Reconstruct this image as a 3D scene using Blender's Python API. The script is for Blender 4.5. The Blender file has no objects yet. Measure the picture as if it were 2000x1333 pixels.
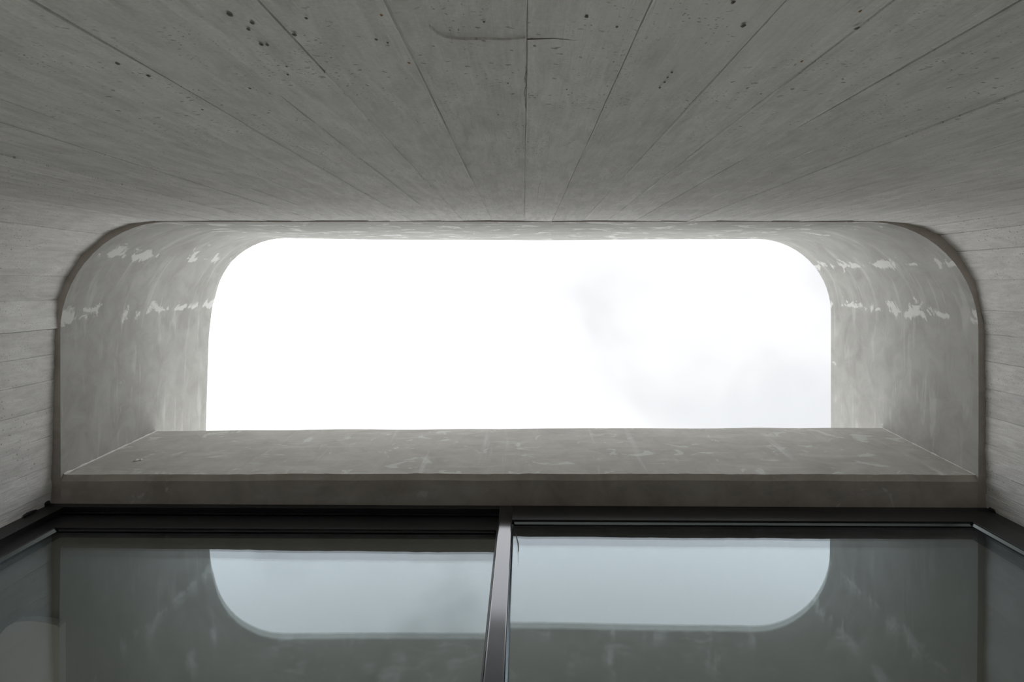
import bpy, math, random
from mathutils import Vector, noise

random.seed(11)
scene = bpy.context.scene
C = scene.collection

# ------------------------------------------------------------------ measures
# World axes: X to the photo's right, Y towards the glass doors, Z up.
F = 1333.0                    # focal length in pixels of the 2000 px frame
VX, VY = 1022.0, 535.0        # zenith point of the view in pixels
CAMZ = 0.30                   # camera stands low above the paving
H = 2.50                      # height of the shaft's lower edge above the camera
S = H / F                     # metres per pixel at that height
ZH = CAMZ + H                 # absolute height of the shaft's lower edge
ZTOP = CAMZ + 1.48 * H        # top of the curved parapet
ZBEAM = CAMZ + 1.266 * H      # top of the straight parapet over the doors
LEAN = 0.0165                 # the board-marked wall leans in a little

# ------------------------------------------------------------------ camera
cam_data = bpy.data.cameras.new('camera')
cam = bpy.data.objects.new('camera', cam_data)
C.objects.link(cam)
cam.location = (0, 0, CAMZ)
cam.rotation_euler = (math.pi, 0, 0)
cam_data.sensor_width = 36.0
cam_data.lens = 36.0 * F / 2000.0
cam_data.shift_x = -(VX - 1000.0) / 2000.0
cam_data.shift_y = -(666.5 - VY) / 2000.0
cam_data.clip_start = 0.01
scene.camera = cam

# ------------------------------------------------------------------ view and sky
scene.view_settings.view_transform = 'Standard'
scene.view_settings.look = 'None'
scene.view_settings.gamma = 1.0
scene.view_settings.use_curve_mapping = False
scene.view_settings.exposure = 0.0
scene.cycles.max_bounces = 16
scene.cycles.diffuse_bounces = 6
scene.cycles.glossy_bounces = 8
scene.cycles.transparent_max_bounces = 24
scene.cycles.use_denoising = True
scene.cycles.use_adaptive_sampling = True
scene.cycles.adaptive_threshold = 0.03

SKY = 2.12


def nd(nt, kind, **kw):
    n = nt.nodes.new(kind)
    for k, v in kw.items():
        setattr(n, k, v)
    return n


def math_node(nt, op, a, b=None, clamp=False):
    n = nd(nt, 'ShaderNodeMath', operation=op)
    n.use_clamp = clamp
    for i, v in enumerate((a, b)):
        if v is None:
            continue
        if isinstance(v, (int, float)):
            n.inputs[i].default_value = v
        else:
            nt.links.new(v, n.inputs[i])
    return n.outputs[0]


def ramp(nt, fac, stops, interp='LINEAR'):
    n = nd(nt, 'ShaderNodeValToRGB')
    cr = n.color_ramp
    cr.interpolation = interp
    while len(cr.elements) < len(stops):
        cr.elements.new(0.5)
    for e, (p, c) in zip(cr.elements, stops):
        e.position = p
        e.color = (c, c, c, 1) if isinstance(c, (int, float)) else (*c, 1)
    nt.links.new(fac, n.inputs[0])
    return n.outputs[0]


def mixc(nt, fac, a, b, blend='MIX'):
    n = nd(nt, 'ShaderNodeMix', data_type='RGBA', blend_type=blend)
    n.clamp_factor = True
    for sock, v in ((n.inputs[0], fac), (n.inputs[6], a), (n.inputs[7], b)):
        if isinstance(v, (int, float)):
            sock.default_value = v
        elif isinstance(v, tuple):
            sock.default_value = (*v, 1)
        else:
            nt.links.new(v, sock)
    return n.outputs[2]


def tex_noise(nt, vec, scale, detail=4.0, rough=0.55, dist=0.0):
    n = nd(nt, 'ShaderNodeTexNoise')
    nt.links.new(vec, n.inputs['Vector'])
    n.inputs['Scale'].default_value = scale
    n.inputs['Detail'].default_value = detail
    n.inputs['Roughness'].default_value = rough
    n.inputs['Distortion'].default_value = dist
    return n.outputs['Fac']


def mapping(nt, vec, loc=(0, 0, 0), scale=(1, 1, 1)):
    n = nd(nt, 'ShaderNodeMapping')
    nt.links.new(vec, n.inputs['Vector'])
    n.inputs['Location'].default_value = loc
    n.inputs['Scale'].default_value = scale
    return n.outputs['Vector']


world = bpy.data.worlds.new('overcast_sky')
scene.world = world
world.use_nodes = True
wt = world.node_tree
wt.nodes.clear()
w_out = nd(wt, 'ShaderNodeOutputWorld')
w_bg = nd(wt, 'ShaderNodeBackground')
w_tc = nd(wt, 'ShaderNodeTexCoord')
w_dir = w_tc.outputs['Generated']
w_n1 = tex_noise(wt, mapping(wt, w_dir, (0.62, 0.33, 0.2)), 4.2, 3.0, 0.5, 0.3)
w_dist = nd(wt, 'ShaderNodeVectorMath', operation='DISTANCE')
wt.links.new(w_dir, w_dist.inputs[0])
w_dist.inputs[1].default_value = (0.290, 0.200, 0.936)      # the one greyer cloud in view
w_blob = ramp(wt, w_dist.outputs['Value'], [(0.0, 1.0), (0.46, 0.0)], 'EASE')
w_sum = math_node(wt, 'ADD', math_node(wt, 'MULTIPLY', w_n1, 0.75), math_node(wt, 'MULTIPLY', w_blob, 0.34))
w_cov = ramp(wt, w_sum, [(0.34, 0.0), (0.53, 0.86), (0.74, 1.0)], 'EASE')
w_col = mixc(wt, w_cov, (1.0, 1.0, 1.0), (0.404, 0.413, 0.423))
wt.links.new(w_col, w_bg.inputs['Color'])
w_bg.inputs['Strength'].default_value = SKY
wt.links.new(w_bg.outputs[0], w_out.inputs['Surface'])


# ------------------------------------------------------------------ helpers
def at(px, py, k=1.0):
    """horizontal position, in metres, of a photo pixel at height k*H above the camera"""
    return ((px - VX) / F * H * k, (py - VY) / F * H * k)


def tag(o, label, cat, group=None, kind=None):
    o['label'] = label
    o['category'] = cat
    if group:
        o['group'] = group
    if kind:
        o['kind'] = kind
    return o


def empty(name, loc=(0, 0, 0), rz=0.0):
    o = bpy.data.objects.new(name, None)
    o.empty_display_size = 0.1
    C.objects.link(o)
    o.location = loc
    o.rotation_euler = (0, 0, rz)
    return o


def obj(name, verts, faces, mat, parent=None, uvs=None, smooth=False, attr=None):
    me = bpy.data.meshes.new(name)
    me.from_pydata([tuple(v) for v in verts], [], faces)
    me.validate()
    me.update()
    if uvs is not None:
        layer = me.uv_layers.new(name='UVMap')
        for lp in me.loops:
            layer.data[lp.index].uv = uvs[lp.vertex_index]
    if attr is not None:
        a = me.attributes.new('stain', 'FLOAT', 'POINT')
        for i, v in enumerate(attr):
            a.data[i].value = v
    if smooth:
        for p in me.polygons:
            p.use_smooth = True
    if mat:
        me.materials.append(mat)
    o = bpy.data.objects.new(name, me)
    C.objects.link(o)
    if parent:
        o.parent = parent
    return o


def quad_grid(rows):
    """faces of a grid given as rows of vertex indices"""
    f = []
    for a, b in zip(rows[:-1], rows[1:]):
        for i in range(len(a) - 1):
            f.append((a[i], a[i + 1], b[i + 1], b[i]))
    return f


def box(name, x0, x1, y0, y1, z0, z1, mat, parent=None, bevel=0.0, seg=2):
    v = [(x, y, z) for z in (z0, z1) for y in (y0, y1) for x in (x0, x1)]
    f = [(0, 2, 3, 1), (4, 5, 7, 6), (0, 1, 5, 4), (2, 6, 7, 3), (0, 4, 6, 2), (1, 3, 7, 5)]
    o = obj(name, v, f, mat, parent)
    uv = o.data.uv_layers.new(name='UVMap')
    for p in o.data.polygons:
        for li in p.loop_indices:
            co = o.data.vertices[o.data.loops[li].vertex_index].co
            n = p.normal
            if abs(n.z) > 0.5:
                uv.data[li].uv = (co.x, co.y)
            elif abs(n.y) > 0.5:
                uv.data[li].uv = (co.x, co.z)
            else:
                uv.data[li].uv = (co.y, co.z)
    if bevel:
        m = o.modifiers.new('bevel', 'BEVEL')
        m.width = bevel
        m.segments = seg
        m.limit_method = 'ANGLE'
    return o


def extrude_profile(name, prof, x0, x1, n, mat, parent=None, wave=None):
    """a closed (y, z) profile swept along x in n steps"""
    v, uv, f = [], [], []
    m = len(prof)
    per = [0.0]
    for a, b in zip(prof, prof[1:] + prof[:1]):
        per.append(per[-1] + math.dist(a, b))
    # separate vertices for every side keep the edges sharp
    for k in range(m):
        a, b = prof[k], prof[(k + 1) % m]
        base = len(v)
        for i in range(n + 1):
            x = x0 + (x1 - x0) * i / n
            for e, (y, z) in enumerate((a, b)):
                p = Vector((x, y, z))
                if wave:
                    p = wave(p)
                v.append(p)
                uv.append((x, per[k + e]))
        for i in range(n):
            q = base + 2 * i
            f.append((q, q + 1, q + 3, q + 2))
    for x in (x0, x1):
        base = len(v)
        for y, z in prof:
            v.append(Vector((x, y, z)))
            uv.append((y, z))
        idx = list(range(base, base + m))
        f.append(tuple(idx if x == x0 else idx[::-1]))
    o = obj(name, v, f, mat, parent, uv)
    return o


# ------------------------------------------------------------------ materials
def new_mat(name):
    m = bpy.data.materials.new(name)
    m.use_nodes = True
    nt = m.node_tree
    bsdf = nt.nodes['Principled BSDF']
    return m, nt, bsdf


def plain(name, col, rough=0.5, metal=0.0, spec=0.5, grain=0.0):
    m, nt, b = new_mat(name)
    tc = nd(nt, 'ShaderNodeTexCoord')
    n = tex_noise(nt, tc.outputs['Object'], 90.0, 3.0)
    c = mixc(nt, n, tuple(x * (1 - grain) for x in col), tuple(x * (1 + grain) for x in col))
    nt.links.new(c, b.inputs['Base Color'])
    b.inputs['Roughness'].default_value = rough
    b.inputs['Metallic'].default_value = metal
    b.inputs['Specular IOR Level'].default_value = spec
    return m


def board_concrete():
    m, nt, b = new_mat('board_marked_concrete')
    uv = nd(nt, 'ShaderNodeUVMap').outputs['UV']
    inf = nd(nt, 'ShaderNodeObjectInfo')
    off = nd(nt, 'ShaderNodeVectorMath', operation='SCALE')
    nt.links.new(inf.outputs['Random'], off.inputs[0])
    off.inputs['Scale'].default_value = 7.0
    add = nd(nt, 'ShaderNodeVectorMath', operation='ADD')
    nt.links.new(uv, add.inputs[0])
    nt.links.new(off.outputs[0], add.inputs[1])
    buv = add.outputs[0]
    big = tex_noise(nt, uv, 2.2, 5.0, 0.6)
    mid = tex_noise(nt, mapping(nt, uv, (0.3, 0.9, 0), (1.2, 0.50, 1)), 11.0, 4.0, 0.62, 0.6)
    grain = tex_noise(nt, mapping(nt, buv, scale=(150, 7, 1)), 1.0, 3.0, 0.65, 0.3)
    grain2 = tex_noise(nt, mapping(nt, buv, scale=(34, 2.2, 1)), 1.0, 4.0, 0.6, 0.8)
    fine = tex_noise(nt, uv, 190.0, 2.0, 0.7)
    dark, light = (0.61, 0.61, 0.60), (0.775, 0.775, 0.77)
    c = mixc(nt, ramp(nt, big, [(0.30, 0.0), (0.72, 1.0)]), dark, light)
    c = mixc(nt, 0.50, c, mixc(nt, ramp(nt, mid, [(0.3, 0.0), (0.7, 1.0)]), (0.50, 0.498, 0.485), (0.90, 0.90, 0.892)))
    c = mixc(nt, 0.36, c, ramp(nt, grain, [(0.3, (0.46, 0.45, 0.435)), (0.7, (0.80, 0.79, 0.77))]))
    c = mixc(nt, 0.26, c, ramp(nt, grain2, [(0.32, (0.42, 0.41, 0.39)), (0.68, (0.82, 0.81, 0.79))]))
    c = mixc(nt, 0.24, c, ramp(nt, fine, [(0.3, 0.36), (0.7, 0.92)]))
    blot = tex_noise(nt, mapping(nt, uv, (7.7, 2.1, 0), (1.3, 0.30, 1)), 30.0, 3.0, 0.6, 0.9)
    c = mixc(nt, 0.26, c, ramp(nt, blot, [(0.34, 0.42), (0.66, 0.92)]))
    # every board of the formwork left its own tone
    tone = math_node(nt, 'ADD', math_node(nt, 'MULTIPLY', inf.outputs['Random'], 0.17), 1.02)
    tn = nd(nt, 'ShaderNodeVectorMath', operation='SCALE')
    nt.links.new(c, tn.inputs[0])
    nt.links.new(tone, tn.inputs['Scale'])
    c = tn.outputs[0]
    # pale lime bloom
    bloom = ramp(nt, tex_noise(nt, mapping(nt, uv, (3.3, 1.2, 0), (1.0, 1.5, 1)), 2.9, 5.0, 0.55, 0.8), [(0.55, 0.0), (0.66, 1.0)])
    c = mixc(nt, math_node(nt, 'MULTIPLY', bloom, 0.50), c, (0.82, 0.82, 0.81))
    # air holes
    warp = nd(nt, 'ShaderNodeTexNoise')
    warp.inputs['Scale'].default_value = 90.0
    warp.inputs['Detail'].default_value = 1.0
    nt.links.new(uv, warp.inputs['Vector'])
    wm = nd(nt, 'ShaderNodeVectorMath', operation='MULTIPLY_ADD')
    nt.links.new(warp.outputs['Color'], wm.inputs[0])
    wm.inputs[1].default_value = (0.014, 0.014, 0.014)
    nt.links.new(uv, wm.inputs[2])
    holes = []
    for sc, rad, gate_src, lo in ((42.0, 0.11, big, 0.50), (130.0, 0.19, mid, 0.50)):
        vo = nd(nt, 'ShaderNodeTexVoronoi', voronoi_dimensions='2D')
        vo.inputs['Scale'].default_value = sc
        nt.links.new(wm.outputs[0], vo.inputs['Vector'])
        spot = ramp(nt, vo.outputs['Distance'], [(rad * 0.6, 1.0), (rad, 0.0)])
        sep = nd(nt, 'ShaderNodeSeparateColor')
        nt.links.new(vo.outputs['Color'], sep.inputs[0])
        pick = math_node(nt, 'GREATER_THAN', sep.outputs[0], 0.55)
        gate = ramp(nt, gate_src, [(lo, 0.0), (lo + 0.10, 1.0)])
        holes.append(math_node(nt, 'MULTIPLY', math_node(nt, 'MULTIPLY', spot, pick), gate))
    hole = math_node(nt, 'MAXIMUM', holes[0], holes[1])
    c = mixc(nt, math_node(nt, 'MULTIPLY', hole, 0.62), c, (0.085, 0.075, 0.065))
    nt.links.new(c, b.inputs['Base Color'])
    b.inputs['Roughness'].default_value = 0.82
    b.inputs['Specular IOR Level'].default_value = 0.25
    hsum = math_node(nt, 'ADD', grain, math_node(nt, 'MULTIPLY', mid, 1.2))
    bump = nd(nt, 'ShaderNodeBump')
    bump.inputs['Strength'].default_value = 0.7
    bump.inputs['Distance'].default_value = 0.004
    nt.links.new(hsum, bump.inputs['Height'])
    nt.links.new(bump.outputs[0], b.inputs['Normal'])
    return m


def smooth_concrete(name, lo, hi, patch, streak=0.0, patch_amt=0.55):
    m, nt, b = new_mat(name)
    uv = nd(nt, 'ShaderNodeUVMap').outputs['UV']
    st = nd(nt, 'ShaderNodeAttribute', attribute_name='stain').outputs['Fac']
    big = tex_noise(nt, uv, 2.6, 6.0, 0.6, 0.5)
    mid = tex_noise(nt, mapping(nt, uv, (4.1, 0.7, 0)), 9.0, 6.0, 0.62, 0.7)
    fine = tex_noise(nt, uv, 120.0, 4.0, 0.7)
    c = mixc(nt, ramp(nt, big, [(0.32, 0.0), (0.68, 1.0)]), lo, hi)
    dk = tuple(x * 0.80 for x in lo)
    lt = tuple(x * 1.12 for x in hi)
    c = mixc(nt, 0.42, c, mixc(nt, ramp(nt, mid, [(0.32, 0.0), (0.68, 1.0)]), dk, lt))
    c = mixc(nt, 0.10, c, mixc(nt, fine, dk, lt))
    # patched-up pale areas along the seams of the formwork
    pn = tex_noise(nt, mapping(nt, uv, (1.7, 5.2, 0), (1.0, 1.0, 1)), 9.0, 5.0, 0.6, 0.9)
    pm = ramp(nt, math_node(nt, 'ADD', pn, math_node(nt, 'MULTIPLY', st, 0.30)), [(0.70, 0.0), (0.745, 1.0)])
    c = mixc(nt, math_node(nt, 'MULTIPLY', pm, patch_amt), c, patch)
    # slanting trowel marks
    tw = nd(nt, 'ShaderNodeMapping')
    nt.links.new(uv, tw.inputs['Vector'])
    tw.inputs['Rotation'].default_value = (0, 0, math.radians(24))
    tw.inputs['Scale'].default_value = (3.0, 17.0, 1)
    tm = ramp(nt, tex_noise(nt, tw.outputs[0], 1.0, 4.0, 0.6, 0.6), [(0.56, 0.0), (0.66, 1.0)])
    c = mixc(nt, math_node(nt, 'MULTIPLY', tm, 0.22), c, patch)
    if streak:
        sm = ramp(nt, tex_noise(nt, mapping(nt, uv, (0.4, 0.0, 0), (17, 0.9, 1)), 1.0, 4.0, 0.6, 0.3), [(0.60, 0.0), (0.70, 1.0)])
        c = mixc(nt, math_node(nt, 'MULTIPLY', sm, streak), c, (0.66, 0.67, 0.66))
    nt.links.new(c, b.inputs['Base Color'])
    b.inputs['Roughness'].default_value = 0.78
    b.inputs['Specular IOR Level'].default_value = 0.3
    bump = nd(nt, 'ShaderNodeBump')
    bump.inputs['Strength'].default_value = 0.35
    bump.inputs['Distance'].default_value = 0.004
    nt.links.new(mid, bump.inputs['Height'])
    nt.links.new(bump.outputs[0], b.inputs['Normal'])
    return m


def glass_mat():
    m = bpy.data.materials.new('window_glass')
    m.use_nodes = True
    nt = m.node_tree
    nt.nodes.clear()
    out = nd(nt, 'ShaderNodeOutputMaterial')
    geo = nd(nt, 'ShaderNodeNewGeometry')
    dot = nd(nt, 'ShaderNodeVectorMath', operation='DOT_PRODUCT')
    nt.links.new(geo.outputs['Normal'], dot.inputs[0])
    nt.links.new(geo.outputs['Incoming'], dot.inputs[1])
    ct = math_node(nt, 'ABSOLUTE', dot.outputs['Value'])
    sch = math_node(nt, 'POWER', math_node(nt, 'SUBTRACT', 1.0, ct, True), 5.0)
    fr = math_node(nt, 'ADD', math_node(nt, 'MULTIPLY', sch, 0.96), 0.040, True)
    gl = nd(nt, 'ShaderNodeBsdfGlossy')
    gl.inputs['Color'].default_value = (0.68, 0.78, 0.87, 1)
    gl.inputs['Roughness'].default_value = 0.0
    tr = nd(nt, 'ShaderNodeBsdfTransparent')
    tr.inputs['Color'].default_value = (0.935, 0.942, 0.925, 1)
    mx = nd(nt, 'ShaderNodeMixShader')
    nt.links.new(fr, mx.inputs[0])
    nt.links.new(tr.outputs[0], mx.inputs[1])
    nt.links.new(gl.outputs[0], mx.inputs[2])
    nt.links.new(mx.outputs[0], out.inputs['Surface'])
    return m


def paving_mat(name, lo, hi, scale):
    m, nt, b = new_mat(name)
    tc = nd(nt, 'ShaderNodeTexCoord')
    n = tex_noise(nt, tc.outputs['Object'], scale, 6.0, 0.65)
    nt.links.new(mixc(nt, n, lo, hi), b.inputs['Base Color'])
    b.inputs['Roughness'].default_value = 0.8
    return m


M_BOARD = board_concrete()
M_SHAFT = smooth_concrete('trowelled_concrete', (0.308, 0.305, 0.283), (0.408, 0.406, 0.386), (0.68, 0.685, 0.66), 0.0, 0.72)
M_BEAM = smooth_concrete('streaked_concrete', (0.420, 0.405, 0.374), (0.535, 0.523, 0.493), (0.73, 0.775, 0.74), 0.5, 0.5)
M_SOFFIT = smooth_concrete('raw_brownish_concrete', (0.36, 0.315, 0.275), (0.54, 0.495, 0.45), (0.66, 0.64, 0.615), 0.0, 0.7)
M_LIME = plain('lime_deposit', (0.66, 0.66, 0.63), 0.85, grain=0.15)
M_FIN = plain('cement_fin', (0.88, 0.88, 0.865), 0.85, grain=0.12)
M_BLACK = plain('black_powder_coat', (0.012, 0.012, 0.014), 0.38, 0.0, 0.35, grain=0.1)
M_GREY = plain('anodised_grey_metal', (0.112, 0.118, 0.130), 0.11, 1.0, grain=0.04)
M_BEAD = plain('glazing_bead_metal', (0.17, 0.195, 0.20), 0.20, 1.0, grain=0.03)
M_RUBBER = plain('black_sealant', (0.010, 0.010, 0.010), 0.65, grain=0.2)
M_GLASS = glass_mat()
M_PAVE = paving_mat('brown_paving', (0.37, 0.34, 0.305), (0.51, 0.475, 0.435), 9.0)
M_JOINT = plain('paving_joint', (0.10, 0.09, 0.08), 0.9, grain=0.2)
M_ROOMFLOOR = paving_mat('pale_timber_floor', (0.44, 0.385, 0.335), (0.56, 0.50, 0.44), 5.0)
M_ROOM = paving_mat('grey_room_plaster', (0.35, 0.355, 0.33), (0.42, 0.425, 0.40), 4.0)
M_PANEL = paving_mat('pale_plaster', (0.86, 0.875, 0.875), (0.92, 0.93, 0.93), 6.0)
M_RUST = plain('rust_mark', (0.30, 0.16, 0.07), 0.85, grain=0.35)
M_CRACK = plain('crack_dirt', (0.15, 0.135, 0.118), 0.9, grain=0.3)

# ------------------------------------------------------------------ lower board-marked walls
# corners of the formwork boards in the photo, at the shaft's lower edge, from the left door jamb round to the right one
left_px = [(98, 1010), (100, 962), (101, 908), (103, 850), (104, 795), (105, 742), (106, 692), (108, 643)]
curve_l = [(112, 642), (112, 586), (131, 540), (161, 496), (206, 458), (253, 437), (304, 431.5)]
back_px = [(x, 431.5) for x in (360, 415, 470, 522, 572, 618, 668, 721, 762, 806, 862, 905, 961, 1024, 1078, 1138, 1186,
                                1240, 1290, 1342, 1398, 1450, 1506, 1560, 1612, 1664, 1715)]
curve_r = [(1768, 437), (1800, 444), (1836, 459), (1870, 492), (1903, 547), (1917, 606)]
right_px = [(1924, 652), (1924, 705), (1925, 758), (1925, 812), (1925, 866), (1926, 918), (1926, 966), (1927, 1014)]
path_px = left_px + curve_l + back_px + curve_r + right_px
path = [at(*p) for p in path_px]


def lean(p, z):
    """shift of a wall point away from the doors below the shaft's edge"""
    w = min(1.0, max(0.0, (at(0, 1005)[1] - p[1]) / (at(0, 1005)[1] - at(0, 650)[1])))
    return p[1] - LEAN * (ZH - z) * w


def outward(a, b):
    d = Vector((b[0] - a[0], b[1] - a[1], 0)).normalized()
    # the path runs clockwise seen from below, the room lies to its right hand in (x, y)
    n = Vector((d.y, -d.x, 0))
    mid = Vector(((a[0] + b[0]) / 2, (a[1] + b[1]) / 2, 0))
    if (Vector((0, 0.4, 0)) - mid).dot(n) > 0:
        n = -n
    return d, n


def wall_slab(name, pts, label, thick=0.0030, depth=0.24):
    """the concrete behind the board marks: front set back behind the boards, real thickness behind"""
    v, uv, f = [], [], []
    n = len(pts)
    norms = []
    for i, p in enumerate(pts):
        a = pts[max(0, i - 1)]
        b = pts[min(n - 1, i + 1)]
        norms.append(outward(a, b)[1])
    for off in (thick, thick + depth):
        for z in (0.0, ZH):
            for i, p in enumerate(pts):
                q = Vector((p[0], lean(p, z), z)) + norms[i] * off
                v.append(q)
                uv.append((i * 0.1, z))
    r = lambda k: list(range(k * n, (k + 1) * n))
    f += quad_grid([r(0), r(1)])
    f += quad_grid([r(3), r(2)])
    f += quad_grid([r(1), r(3)])
    f += quad_grid([r(2), r(0)])
    f.append((0, n, 3 * n, 2 * n))
    f.append((n - 1, 3 * n - 1, 4 * n - 1, 2 * n - 1))
    o = obj(name, v, f, M_BOARD, None, uv)
    return tag(o, label, 'wall', kind='structure')


iL = len(left_px) + 3                     # the corners split in the middle of the curve
iR = len(left_px) + len(curve_l) + len(back_px) + 3
wall_left = wall_slab('wall_left', path[:iL + 1], 'board-marked grey concrete wall on the left, curving in at its far end')
wall_back = wall_slab('wall_back', path[iL:iR + 1], 'wide board-marked grey concrete wall rising opposite the glass doors')
wall_right = wall_slab('wall_right', path[iR:], 'board-marked grey concrete wall on the right, curving in at its far end')

NZ = 46
zs = [ZH * (1 - (1 - k / NZ) ** 1.6) for k in range(NZ + 1)]
run = 0.0
for i in range(len(path) - 1):
    a, b = path[i], path[i + 1]
    L = math.dist(a, b)
    if L < 0.012:
        run += L
        continue
    d, n = outward(a, b)
    side = i < len(left_px) + 5 or i > len(path) - len(right_px) - 6
    par = wall_left if i < iL else (wall_back if i < iR else wall_right)
    proud = random.uniform(-0.0012, 0.0016)
    tilt = random.uniform(-0.0011, 0.0011)
    gap_a, gap_b = random.uniform(0.0004, 0.0009), random.uniform(0.0004, 0.0009)
    lip = random.choice((0, 1, 1, 2, 2))            # which edge kept a thin fin of cement
    ts = [0.0, 0.010, 0.022, 0.28, 0.5, 0.72, 0.978, 0.990, 1.0]
    v, uv = [], []
    rows_f, rows_b = [], []
    for k, z in enumerate(zs):
        row, rowb = [], []
        topk = max(0.0, (z - ZH + 0.10) / 0.10)
        for j, t in enumerate(ts):
            g = gap_a + (L - gap_a - gap_b) * t
            wob = 0.0010 * noise.noise(Vector((i * 3.1 + t * 0.4, z * 2.2, 4.0)))
            edge = 1.0 if j in (0, len(ts) - 1) else 0.0
            g += edge * (1 - 2 * t) * 0.0011 * noise.noise(Vector((i * 5.7 + t * 9, z * 6.0, 1.3)))
            inn = proud + tilt * (2 * t - 1) + wob
            if (lip == 1 and j <= 1) or (lip == 2 and j >= len(ts) - 2):
                inn += 0.0013 * max(0.0, noise.noise(Vector((i * 2.3, z * 3.0, 8.0))) + 0.35)
            if side:
                inn += topk * 0.0045 * noise.noise(Vector((i * 4.9 + t * 6.0, 2.0, t * 3 + i)))
            base = Vector((a[0] + d.x * g, a[1] + d.y * g, 0))
            q = Vector((base.x, lean((base.x, base.y), z), z)) - n * inn
            row.append(len(v))
            v.append(q)
            uv.append((run + g, z))
            rowb.append(None)
        rows_f.append(row)
        for j, t in ((0, 0.0), (1, 1.0)):
            g = gap_a + (L - gap_a - gap_b) * t
            base = Vector((a[0] + d.x * g, a[1] + d.y * g, 0))
            q = Vector((base.x, lean((base.x, base.y), z), z)) + n * 0.0030
            rowb[j] = len(v)
            v.append(q)
            uv.append((run + g, z))
        rows_b.append((rowb[0], rowb[1]))
    f = quad_grid(rows_f)
    for k in range(NZ):
        f.append((rows_f[k][0], rows_f[k + 1][0], rows_b[k + 1][0], rows_b[k][0]))
        f.append((rows_f[k][-1], rows_b[k][1], rows_b[k + 1][1], rows_f[k + 1][-1]))
    f.append(tuple(rows_f[-1]) + (rows_b[-1][1], rows_b[-1][0]))
    f.append(tuple(rows_f[0][::-1]) + (rows_b[0][0], rows_b[0][1]))
    obj('board_imprint', v, f, M_BOARD, par, uv)
    run += L


# marks on the back wall, set from the photo onto the wall's own plane
def on_back(px, py):
    yb = at(0, 431.5)[1]
    # solve (py-VY)/F*z = yb - LEAN*(H - z)
    z = (yb - LEAN * H) / ((py - VY) / F - LEAN)
    return Vector(((px - VX) / F * z, (py - VY) / F * z, CAMZ + z))


def wall_strip(name, pts, width, mat, rise=0.0035, seed=0.0, label=None):
    """a thin raised ridge or filled crack following a line on the back wall"""
    P = [on_back(*p) for p in pts]
    fine = []
    for a, b in zip(P[:-1], P[1:]):
        m = max(2, int((b - a).length / 0.006))
        for k in range(m):
            fine.append(a.lerp(b, k / m))
    fine.append(P[-1])
    v, rows = [], []
    N = len(fine)
    for k, p in enumerate(fine):
        t = (fine[min(N - 1, k + 1)] - fine[max(0, k - 1)]).normalized()
        s = Vector((-t.z, 0, t.x)).normalized()
        w = width * (0.55 + 0.9 * abs(noise.noise(Vector((k * 0.35, seed, 2.0))))) * min(1, 0.25 + k / 4, 0.25 + (N - 1 - k) / 4)
        jit = 0.0015 * noise.noise(Vector((k * 0.22, seed + 5, 7.0)))
        c = p + s * jit
        row = []
        for e, h in ((-1, -0.0015), (-0.25, rise), (0.15, rise), (1, -0.0015)):
            row.append(len(v))
            v.append(c + s * (w * e) + Vector((0, 0.0012 + h, 0)))
        rows.append(row)
    o = obj(name, v, quad_grid(rows), mat, wall_back, [(q.x + 9, q.z) for q in v])
    if label:
        o['label'] = label
    return o


wall_strip('cement_ridge', [(838, 48), (852, 62), (868, 70), (900, 74), (945, 74), (985, 75), (1012, 73), (1026, 71)],
           0.0009, M_BOARD, 0.0008, 1.0, 'thin ridge of cement along a pour joint')
wall_strip('pour_joint', [(1030, 75), (1080, 73), (1130, 76), (1185, 73), (1232, 76)], 0.00035, M_CRACK, 0.0002, 2.0)
wall_strip('crack', [(1165, 26), (1172, 19), (1180, 10), (1198, 6), (1207, 0)], 0.0008, M_CRACK, 0.0002, 3.0)
wall_strip('crack', [(1074, 262), (1071, 300), (1062, 335), (1052, 366), (1049, 400)], 0.0004, M_CRACK, 0.0001, 4.0)
wall_strip('crack', [(88, 50), (112, 62), (128, 68), (150, 76), (166, 86)], 0.0008, M_CRACK, 0.0002, 5.0)
wall_strip('crack', [(1026, 128), (1027, 150), (1025, 180), (1027, 215)], 0.0006, M_CRACK, 0.0002, 6.0)


zf_ = lambda k: CAMZ + k * H


def cement_fin(px, z0, z1, w, seed):
    """thin broken fin of cement squeezed out of the joint between two boards"""
    x = at(px, 0)[0]
    side = 0.0013 if seed % 2 < 1 else -0.0013
    yb0 = at(0, 431.5)[1]
    n = int((z1 - z0) / 0.012)
    v, rows, faces = [], [], []
    for k in range(n + 1):
        z = z0 + (z1 - z0) * k / n
        p = Vector((x, yb0 - LEAN * (ZH - z), z))
        g = noise.noise(Vector((z * 7.0, seed, 0.0))) + 0.35 * noise.noise(Vector((z * 40.0, seed, 3.0)))
        a_ = max(0.0, min(1.0, 0.45 + 1.8 * g))
        jit = 0.0006 * noise.noise(Vector((z * 9.0, seed, 6.0)))
        row = []
        for e, h in ((-1, -0.0042), (-0.65, 0.0003 - 0.0040 * (1 - a_)), (0.65, 0.0003 - 0.0040 * (1 - a_)), (1, -0.0042)):
            row.append(len(v))
            v.append(p + Vector((e * w * (0.35 + 0.65 * a_) + jit + side, 0.0036 + h, 0)))
        rows.append(row)
    return obj('cement_fin', v, quad_grid(rows), M_FIN, wall_back)


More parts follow.
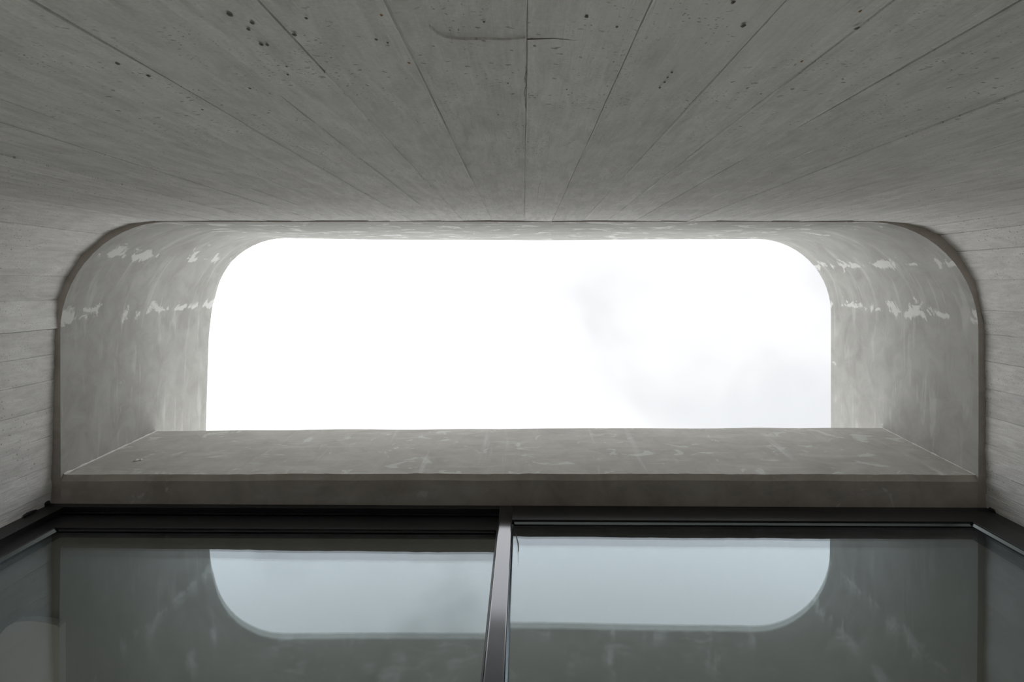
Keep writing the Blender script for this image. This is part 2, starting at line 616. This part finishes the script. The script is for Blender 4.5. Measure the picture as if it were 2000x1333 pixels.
for q, (px, k0, k1, w) in enumerate([(905, 0.30, 0.97, 0.0010), (862, 0.34, 0.80, 0.0009), (961, 0.22, 0.60, 0.0010), (806, 0.40, 0.90, 0.0009),
                                     (1024, 0.33, 0.96, 0.0010), (1078, 0.20, 0.85, 0.0010), (1138, 0.24, 0.60, 0.0008), (1186, 0.30, 0.75, 0.0008),
                                     (721, 0.45, 0.75, 0.0008), (1290, 0.45, 0.85, 0.0008)]):
    cement_fin(px, zf_(k0), zf_(k1), w, q * 3.7)


def wall_spot(name, px, py, rx, rz, mat, seed, k=9):
    c = on_back(px, py)
    v = [c + Vector((0, 0.0032, 0))]
    for j in range(k):
        a = 2 * math.pi * j / k
        r = 0.75 + 0.6 * abs(noise.noise(Vector((j * 1.3, seed, 0.5))))
        v.append(c + Vector((math.cos(a) * rx * r, 0.0020, math.sin(a) * rz * r)))
    f = [(0, 1 + j, 1 + (j + 1) % k) for j in range(k)]
    return obj(name, v, f, mat, wall_back, [(q.x, q.z) for q in v])


for s_, (px, py) in enumerate([(799, 119), (745, 25), (1566, 116), (1680, 17)]):
    wall_spot('rust_spot', px, py, 0.0016, 0.0030, M_RUST, s_)
for s_, (px, py, r) in enumerate([(735, 73, 1.6), (757, 79, 1.2), (1205, 48, 1.6), (1146, 28, 1.8), (1312, 138, 1.5), (1304, 148, 1.4),
                                  (1298, 157, 1.3), (1289, 168, 1.4), (1452, 46, 2.2), (448, 24, 2.4), (493, 41, 1.8), (485, 53, 1.6),
                                  (575, 64, 2.2), (560, 126, 1.3), (562, 142, 1.4), (598, 31, 1.5), (1674, 51, 2.0), (945, 38, 1.2),
                                  (992, 159, 1.1), (1186, 164, 1.4), (1107, 171, 1.1), (973, 221, 1.0), (488, 169, 1.5), (395, 211, 1.3),
                                  (510, 83, 2.0), (522, 84, 1.6), (1432, 0, 2.0), (230, 121, 2.2), (290, 145, 1.8), (1508, 336, 1.2)]):
    wall_spot('air_hole', px, py, 0.0011 * r, 0.0022 * r, M_CRACK, s_ + 10.0)

# ------------------------------------------------------------------ upper shaft: curved parapet
R = 215.0
xl, xr, yb = 118 - VX, 1911 - VX, 433.5 - VY
NA = 14
prof = []                                      # inner outline in px at height H, from the front left round to the front right
y_front = 512.0
ny = 30
for k in range(ny):
    prof.append((xl, y_front + (yb + R - y_front) * k / ny, 'l'))
for k in range(NA):
    a = math.pi / 2 * k / NA
    prof.append((xl + R - R * math.cos(a), yb + R - R * math.sin(a), 'l'))
nx = 90
for k in range(nx):
    prof.append((xl + R + (xr - xl - 2 * R) * k / nx, yb, 'b'))
for k in range(NA):
    a = math.pi / 2 * k / NA
    prof.append((xr - R + R * math.sin(a), yb + R - R * math.cos(a), 'r'))
for k in range(ny + 1):
    prof.append((xr, yb + R + (y_front - yb - R) * k / ny, 'r'))
NPf = len(prof)
us = [0.0]
for p, q in zip(prof[:-1], prof[1:]):
    us.append(us[-1] + math.dist(p[:2], q[:2]) * S)
NV = 44
v, uv, st = [], [], []


def inner_point(k, t):
    x, y, w = prof[k]
    # hand-made surface: a gentle sag along the back, slightly splayed sides
    if w == 'b':
        y += t * 4.5 * math.sin(math.pi * (x - (xl + R)) / (xr - xl - 2 * R))
    if w == 'l':
        x -= t * 14.0 * max(0.0, (y - 60) / 400.0)
        x += t * 9.0 * max(0.0, 1 - abs(y - 60) / 120.0)
    amp = 1.5
    x += amp * noise.noise(Vector((us[k] * 2.0, t * 1.5, 3.0)))
    y += amp * noise.noise(Vector((us[k] * 2.0, t * 1.5, 9.0)))
    return Vector((x * S, y * S, ZH + (ZTOP - ZH) * t))


def stain_at(k, t):
    x, y, w = prof[k]
    s = 0.0
    if w != 'b':
        s += 0.95 * math.exp(-((y - 82) / 17.0) ** 2)
        s += 0.75 * math.exp(-((y - (-22 if w == 'r' else -42)) / 15.0) ** 2)
        s += 0.35 * math.exp(-((y - yb) / 20.0) ** 2)
    else:
        s += 0.45
    return s


rows = []
for j in range(NV + 1):
    t = j / NV
    row = []
    for k in range(NPf):
        row.append(len(v))
        v.append(inner_point(k, t))
        uv.append((us[k], t * (ZTOP - ZH)))
        st.append(stain_at(k, t))
    rows.append(row)
f = quad_grid(rows)
TH = 0.22


def nrm(k):
    a, b = prof[max(0, k - 1)], prof[min(NPf - 1, k + 1)]
    d = Vector((b[0] - a[0], b[1] - a[1], 0)).normalized()
    n = Vector((d.y, -d.x, 0))
    c = Vector((prof[k][0], prof[k][1] - 200, 0))
    return n if n.dot(c) > 0 or abs(n.dot(c)) < 1e-9 else -n


def ring(t, off):
    row = []
    for k in range(NPf):
        row.append(len(v))
        p = inner_point(k, t) + nrm(k) * off
        v.append(p)
        uv.append((us[k], t + off))
        st.append(0.0)
    return row


ta, tb = ring(1, 0), ring(1, TH)
oa, ob = ring(1, TH), ring(0, TH)
f += quad_grid([ta, tb]) + quad_grid([oa, ob])
for k in (0, NPf - 1):
    i0 = len(v)
    for t, o_ in ((0, 0), (1, 0), (1, TH), (0, TH)):
        v.append(inner_point(k, t) + nrm(k) * o_)
        uv.append((o_, t))
        st.append(0.0)
    f.append((i0, i0 + 1, i0 + 2, i0 + 3))
shaft = obj('wall_upper_back', v, f, M_SHAFT, None, uv, True, st)
tag(shaft, 'smooth curved concrete parapet with pale patches framing the sky', 'wall', kind='structure')
shaft.data.polygons.foreach_set('use_smooth', [i < (len(rows) - 1) * (NPf - 1) for i in range(len(shaft.data.polygons))])
# the raw underside that overhangs the board-marked walls
v, uv, st = [], [], []
ba, bb = [], []
for k in range(NPf):
    p = inner_point(k, 0)
    ba.append(len(v)); v.append(p + Vector((0, 0, 0))); uv.append((p.x, p.y)); st.append(0.0)
    q = p + nrm(k) * TH
    bb.append(len(v)); v.append(q); uv.append((q.x, q.y)); st.append(0.0)
under = obj('underside', v, quad_grid([bb, ba]), M_SOFFIT, shaft, uv, False, st)
under['label'] = 'raw brown-grey concrete underside of the parapet'

# ------------------------------------------------------------------ upper shaft: straight beam over the doors
y_ch0, z_ch0 = 395.0 * S, CAMZ + 1.006 * H       # upper edge of the chamfer
y_ch1 = 406.0 * S                                # where the flat underside starts
y_top = 385.0 * S
y_bk = 511.0 * S


def beam_wave(p):
    q = Vector(p)
    x = p.x / S
    if p.y < 450 * S:
        edge = 2.2 * math.cos((x + 60) / 520.0) + 1.6 * noise.noise(Vector((x / 130.0, 1.0, p.z)))
        q.y -= edge * S * 0.8
        if p.z > ZBEAM - 0.05:
            q.y += (-x / 900.0) * 4.0 * S
            q.z += -0.004 * noise.noise(Vector((x / 160.0, 5.0, 0.0)))
        if abs(p.z - z_ch0) < 0.01:
            q.y += 0.0022 * noise.noise(Vector((x / 22.0, 9.0, 2.0)))
    return q


def beam_face(name, pts, mat, parent, n=180, m=10):
    """one long face of the beam between two (y, z) edges, as a fine grid"""
    (y0, z0), (y1, z1) = pts
    v, uv, st, rows = [], [], [], []
    for j in range(m + 1):
        t = j / m
        row = []
        for i in range(n + 1):
            x = (xl - 4 + (xr - xl + 8) * i / n) * S
            a = beam_wave(Vector((x, y0, z0)))
            b = beam_wave(Vector((x, y1, z1)))
            row.append(len(v))
            v.append(a.lerp(b, t))
            uv.append((x, t * math.dist(pts[0], pts[1])))
            st.append(0.35 if name == 'beam_face' else 0.2)
        rows.append(row)
    return v, quad_grid(rows), uv, st


def merged(name, faces_list, parent=None):
    v, f, uv, st = [], [], [], []
    for a, b, c, d in faces_list:
        o = len(v)
        v += a
        f += [tuple(i + o for i in q) for q in b]
        uv += c
        st += d
    return v, f, uv, st


vis = merged('beam', [beam_face('beam_face', ((y_top, ZBEAM), (y_ch0, z_ch0)), None, None, 180, 14),
                      beam_face('top', ((y_bk, ZBEAM), (y_top, ZBEAM)), None, None, 180, 1),
                      beam_face('rear', ((y_bk, ZH), (y_bk, ZBEAM)), None, None, 180, 1)])
beam = obj('wall_upper_front', vis[0], vis[1], M_BEAM, None, vis[2], False, vis[3])
tag(beam, 'straight concrete beam with pale runs between sky opening and glass doors', 'beam', kind='structure')
und = merged('beam_underside', [beam_face('chamfer', ((y_ch0, z_ch0), (y_ch1, ZH + 0.0007)), None, None, 180, 3),
                                beam_face('soffit', ((y_ch1, ZH + 0.0007), (y_bk, ZH + 0.0007)), None, None, 180, 6)])
bo = obj('underside', und[0], und[1], M_SOFFIT, beam, und[2], False, und[3])
bo['label'] = 'dark raw concrete underside of the beam'


def bead(name, a, b, r, mat, parent, seed):
    """a rough hand-run line of cement filling an inside corner"""
    a, b = Vector(a), Vector(b)
    t = (b - a).normalized()
    s = t.orthogonal().normalized()
    u = t.cross(s)
    v, rows = [], []
    n, k = 60, 7
    for i in range(n + 1):
        c = a.lerp(b, i / n)
        rr = r * (0.45 + 1.1 * max(0.0, noise.noise(Vector((i * 0.24, seed, 0))) + 0.3))
        row = []
        for j in range(k):
            an = 2 * math.pi * j / k
            row.append(len(v))
            v.append(c + (s * math.cos(an) + u * math.sin(an)) * rr)
        rows.append(row + [row[0]])
    return obj(name, v, quad_grid(rows), mat, parent, None, True)


for side, sd in ((xl, 1.0), (xr, 4.0)):
    bt = beam_wave(Vector((side * S, y_top, ZBEAM)))
    bb_ = beam_wave(Vector((side * S, y_ch0, z_ch0)))
    if side < 0:
        bt.x -= 6 * S * 0.5
    bead('corner_joint', bb_, bt, 0.0055 if side < 0 else 0.003, M_LIME, beam, sd)
# a pale chip on the beam near the left corner
c = Vector(((266 - VX) / F * H * 1.075, 0, CAMZ + 1.075 * H))
for k, (dx, dz, r) in enumerate(((0, 0, 0.010), (0.016, 0.006, 0.006))):
    vv = []
    yy = y_top + (y_ch0 - y_top) * (ZBEAM - c.z) / (ZBEAM - z_ch0) - 0.004
    vv.append((c.x + dx, yy - 0.003, c.z + dz))
    for j in range(10):
        a = 2 * math.pi * j / 10
        rr = r * (0.7 + 0.6 * abs(noise.noise(Vector((j, k, 3)))))
        vv.append((c.x + dx + math.cos(a) * rr * 1.3, yy + 0.003, c.z + dz + math.sin(a) * rr * 2))
    obj('lime_chip', vv, [(0, 1 + j, 1 + (j + 1) % 10) for j in range(10)], M_LIME, beam)

# ------------------------------------------------------------------ paving and the room behind the glass
floor = box('floor', -1.76, 1.75, -0.36, 0.95, -0.12, -0.006, M_JOINT)
tag(floor, 'brown stone paving of the small light court', 'paving', kind='structure')
pw, pd = 0.43, 0.31
for ix in range(8):
    for iy in range(4):
        x0 = -1.74 + ix * (pw + 0.005)
        y0 = -0.33 + iy * (pd + 0.005)
        box('paving_stone', x0, min(1.73, x0 + pw), y0, min(0.93, y0 + pd), -0.03, 0.0, M_PAVE, floor)
RX = 3.0
YD = 512 * S
YR = 3.3                                         # far side, unseen; an opening is added here to bring daylight in
room_floor = box('floor_room', -RX, RX, YD - 0.02, YR, -0.12, 0.0, M_ROOMFLOOR)
tag(room_floor, 'pale timber floor of the room behind the glass', 'floor', kind='structure')
ceil = box('ceiling', -RX, RX, YD, YR, ZH, ZH + 0.30, M_ROOM)
tag(ceil, 'grey plaster ceiling of the room behind the glass', 'ceiling', kind='structure')
terrace = box('floor_added_terrace', -9, 9, YR, 14, -0.14, -0.02, M_PAVE)  # unseen ground added outside the light opening, covers the sky below the horizon
tag(terrace, 'unseen paved terrace added beyond the far side left open for daylight', 'paving', kind='structure')
wr = box('wall_added_far', -RX, RX, YR - 0.16, YR, ZH - 1.20, ZH, M_ROOM)  # added out of view, hangs low to hold back light on the back wall
tag(wr, 'unseen lintel added to limit daylight from the open far side of the room', 'lintel', kind='structure')
for nm, sx0, sx1, lb in (('wall_added_far_left', -RX, -1.7, 'left'), ('wall_added_far_right', 1.7, RX, 'right')):  # added out of view, they keep the room's daylight off the court corners
    wr = box(nm, sx0, sx1, YR - 0.16, YR, 0, ZH - 1.20, M_ROOM)
    tag(wr, 'unseen grey plaster pier added to narrow the daylight opening, %s side' % lb, 'wall', kind='structure')
wr = box('wall_room_left', -RX - 0.15, -RX, YD, YR, 0, ZH, M_ROOM)
tag(wr, 'grey plaster left wall of the room behind the glass', 'wall', kind='structure')
wr = box('wall_room_right', RX, RX + 0.15, YD, YR, 0, ZH, M_ROOM)
tag(wr, 'grey plaster right wall of the room behind the glass', 'wall', kind='structure')
fl = box('wall_front_left', -RX - 0.15, at(100, 0)[0] - 0.26, YD - 0.22, YD, 0, ZH, M_ROOM)
tag(fl, 'plastered front wall of the room, left of the doors', 'wall', kind='structure')
fr_ = box('wall_front_right', at(1926, 0)[0] + 0.26, RX + 0.15, YD - 0.22, YD, 0, ZH, M_ROOM)
tag(fr_, 'plastered front wall of the room, right of the doors', 'wall', kind='structure')

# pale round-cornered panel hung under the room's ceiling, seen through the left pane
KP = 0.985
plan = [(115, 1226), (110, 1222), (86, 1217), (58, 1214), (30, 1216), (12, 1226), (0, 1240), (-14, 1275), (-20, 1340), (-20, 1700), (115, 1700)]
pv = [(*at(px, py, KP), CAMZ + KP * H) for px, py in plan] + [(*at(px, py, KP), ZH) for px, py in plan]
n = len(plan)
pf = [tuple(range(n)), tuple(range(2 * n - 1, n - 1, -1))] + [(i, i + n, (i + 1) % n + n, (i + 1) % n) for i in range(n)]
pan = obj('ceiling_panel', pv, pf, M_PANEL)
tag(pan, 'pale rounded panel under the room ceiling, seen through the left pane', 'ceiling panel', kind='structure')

# ------------------------------------------------------------------ sliding glass doors
ROT = 0.0045
zf = lambda k: CAMZ + k * H


def fbox(name, x0, x1, y0, y1, k0, k1, mat, parent, bevel=0.0015):
    z0 = 0.0 if k0 is None else zf(k0)
    return box(name, x0 * S, x1 * S, y0 * S, y1 * S, z0, zf(k1), mat, parent, bevel)


door = empty('door_1', (0, 0, 0), ROT)
tag(door, 'black outer frame of the sliding glass doors under the concrete beam', 'door frame', kind='structure')
fbox('head_frame', -925, 907, 453, 508, 0.985, 0.9995, M_BLACK, door)
fbox('track_lip', -925, 907, 462.5, 464.5, 0.980, 0.985, M_BLACK, door, 0)
fbox('jamb', -921, -882, 453, 508, None, 0.985, M_BLACK, door)
fbox('jamb', 866, 905, 453, 508, None, 0.985, M_BLACK, door)
box('sill', -921 * S, 905 * S, 447 * S, 508 * S, 0.0, 0.025, M_BLACK, door, 0.002)
screw = []
for zz in (0.9, 0.62, 0.3):
    vv = [(-886 * S, 452.2 * S, zf(zz))] + [(-886 * S + 0.004 * math.cos(2 * math.pi * j / 10), 452.9 * S, zf(zz) + 0.004 * math.sin(2 * math.pi * j / 10)) for j in range(10)]
    obj('screw', vv, [(0, 1 + j, 1 + (j + 1) % 10) for j in range(10)], M_GREY, door)


def sealant(px0, pxk, r, seed):
    """a lump of black sealant squeezed out between frame and wall"""
    v, rows = [], []
    c = Vector(px0)
    for i in range(7):
        th = math.pi * i / 6
        row = []
        for j in range(10):
            ph = 2 * math.pi * j / 10
            dv = Vector((math.sin(th) * math.cos(ph), math.sin(th) * math.sin(ph), math.cos(th)))
            rr = 1 + 0.5 * noise.noise(dv * 1.6 + Vector((seed, 0, 0)))
            row.append(len(v))
            v.append(c + Vector((dv.x * r[0], dv.y * r[1], dv.z * r[2])) * rr)
        rows.append(row + [row[0]])
    o = obj('sealant_lump', v, quad_grid(rows), M_RUBBER, door, None, True)
    return o


sealant((-918 * S, 452 * S, zf(0.955)), None, (0.004, 0.009, 0.030), 1.0)
sealant((-920 * S, 450 * S, zf(0.992)), None, (0.004, 0.010, 0.014), 3.0)
sealant((904 * S, 452.5 * S, zf(0.985)), None, (0.004, 0.009, 0.020), 6.0)


def bead_bar(name, prof4, z0, z1, parent):
    """glazing bead with a sloped face: (x, y) outline swept upright"""
    n = len(prof4)
    v = [(x * S, y * S, z) for z in (z0, z1) for x, y in prof4]
    f = [(i, (i + 1) % n, (i + 1) % n + n, i + n) for i in range(n)] + [tuple(range(n - 1, -1, -1)), tuple(range(n, 2 * n))]
    return obj(name, v, f, M_BEAD, parent)


def bead_rail(name, x0, x1, prof4, parent, mat=None):
    n = len(prof4)
    v = [(x * S, y * S, zf(k)) for x in (x0, x1) for y, k in prof4]
    f = [(i, i + n, (i + 1) % n + n, (i + 1) % n) for i in range(n)] + [tuple(range(n)), tuple(range(2 * n - 1, n - 1, -1))]
    return obj(name, v, f, mat or M_BEAD, parent)


def sash(name, label, x0, xi0, xi1, x1, yf, yg, yb_, kt, mats):
    """one glazed door leaf: outer x0..x1, glass xi0..xi1, face at yf, glass at yg"""
    root = empty(name, (0, 0, 0), ROT)
    tag(root, label, 'glass door', 'sliding glass door leaves')
    fbox('top_rail', xi0 - 2, xi1 + 2, yf, yb_, kt, 0.984, M_BLACK, root)
    box('bottom_rail', (xi0 - 2) * S, (xi1 + 2) * S, yf * S, yb_ * S, 0.027, 0.12, M_BLACK, root, 0.0015)
    a = box('stile', x0 * S, xi0 * S, (yf - (3 if mats[0] is M_GREY else 0)) * S, yb_ * S, 0.027, zf(0.984), mats[0], root, 0.005 if mats[0] is M_GREY else 0.002, 3)
    b = box('stile', xi1 * S, x1 * S, yf * S, yb_ * S, 0.027, zf(0.984), mats[1], root, 0.002, 3)
    # insulating unit: two sheets of glass with an air gap
    for off in (0.0, 8.6):
        o = box('glass_pane', (xi0 - 1) * S, (xi1 + 1) * S, (yg + off) * S, (yg + off) * S + 0.004, 0.115, zf(kt) + 0.004, M_GLASS, root)
    sp = box('spacer_bar', xi0 * S, xi1 * S, (yg + 2.4) * S, (yg + 8.4) * S, zf(kt) - 0.010, zf(kt) + 0.002, M_BLACK, root)
    return root


left = sash('sliding_door_leaf', 'left sliding glass door leaf, set further back than the right one', -888, -850, -47, -15, 466, 471, 484, 0.931, (M_BLACK, M_BLACK))
right = sash('sliding_door_leaf', 'right sliding glass door leaf with a grey metal centre stile', -43, -18, 822, 868, 449, 455, 464, 0.934, (M_GREY, M_BLACK))
bead_bar('glazing_bead', [(-850, 467.5), (-842.5, 471.0), (-850, 471.0)], 0.12, zf(0.931), left)
bead_bar('glazing_bead', [(-18, 451), (-15.5, 454.5), (-18, 454.9)], 0.12, zf(0.934), right)
bead_bar('glazing_bead', [(822, 451.5), (822, 454.9), (817.0, 454.9)], 0.12, zf(0.934), right)
bead_rail('glazing_bead', -14, 815, [(452.0, 0.934), (454.9, 0.934), (454.9, 0.9285)], right)
bead_rail('glazing_bead', -842, -50, [(469.0, 0.931), (470.9, 0.931), (470.9, 0.9285)], left, M_BLACK)

# a strip of film left on the right pane beside the stile
fp = [(-12, 0.905), (-9, 0.885), (-5.5, 0.862), (-4.8, 0.838), (-6.2, 0.836), (-7.5, 0.862), (-10.5, 0.886)]
vv = [(x * S, 454.6 * S, zf(k)) for x, k in fp] + [(x * S, 454.9 * S, zf(k)) for x, k in fp]
n = len(fp)
obj('sealant_smear', vv, [tuple(range(n)), tuple(range(2 * n - 1, n - 1, -1))] + [(i, i + n, (i + 1) % n + n, (i + 1) % n) for i in range(n)], M_RUBBER, right)
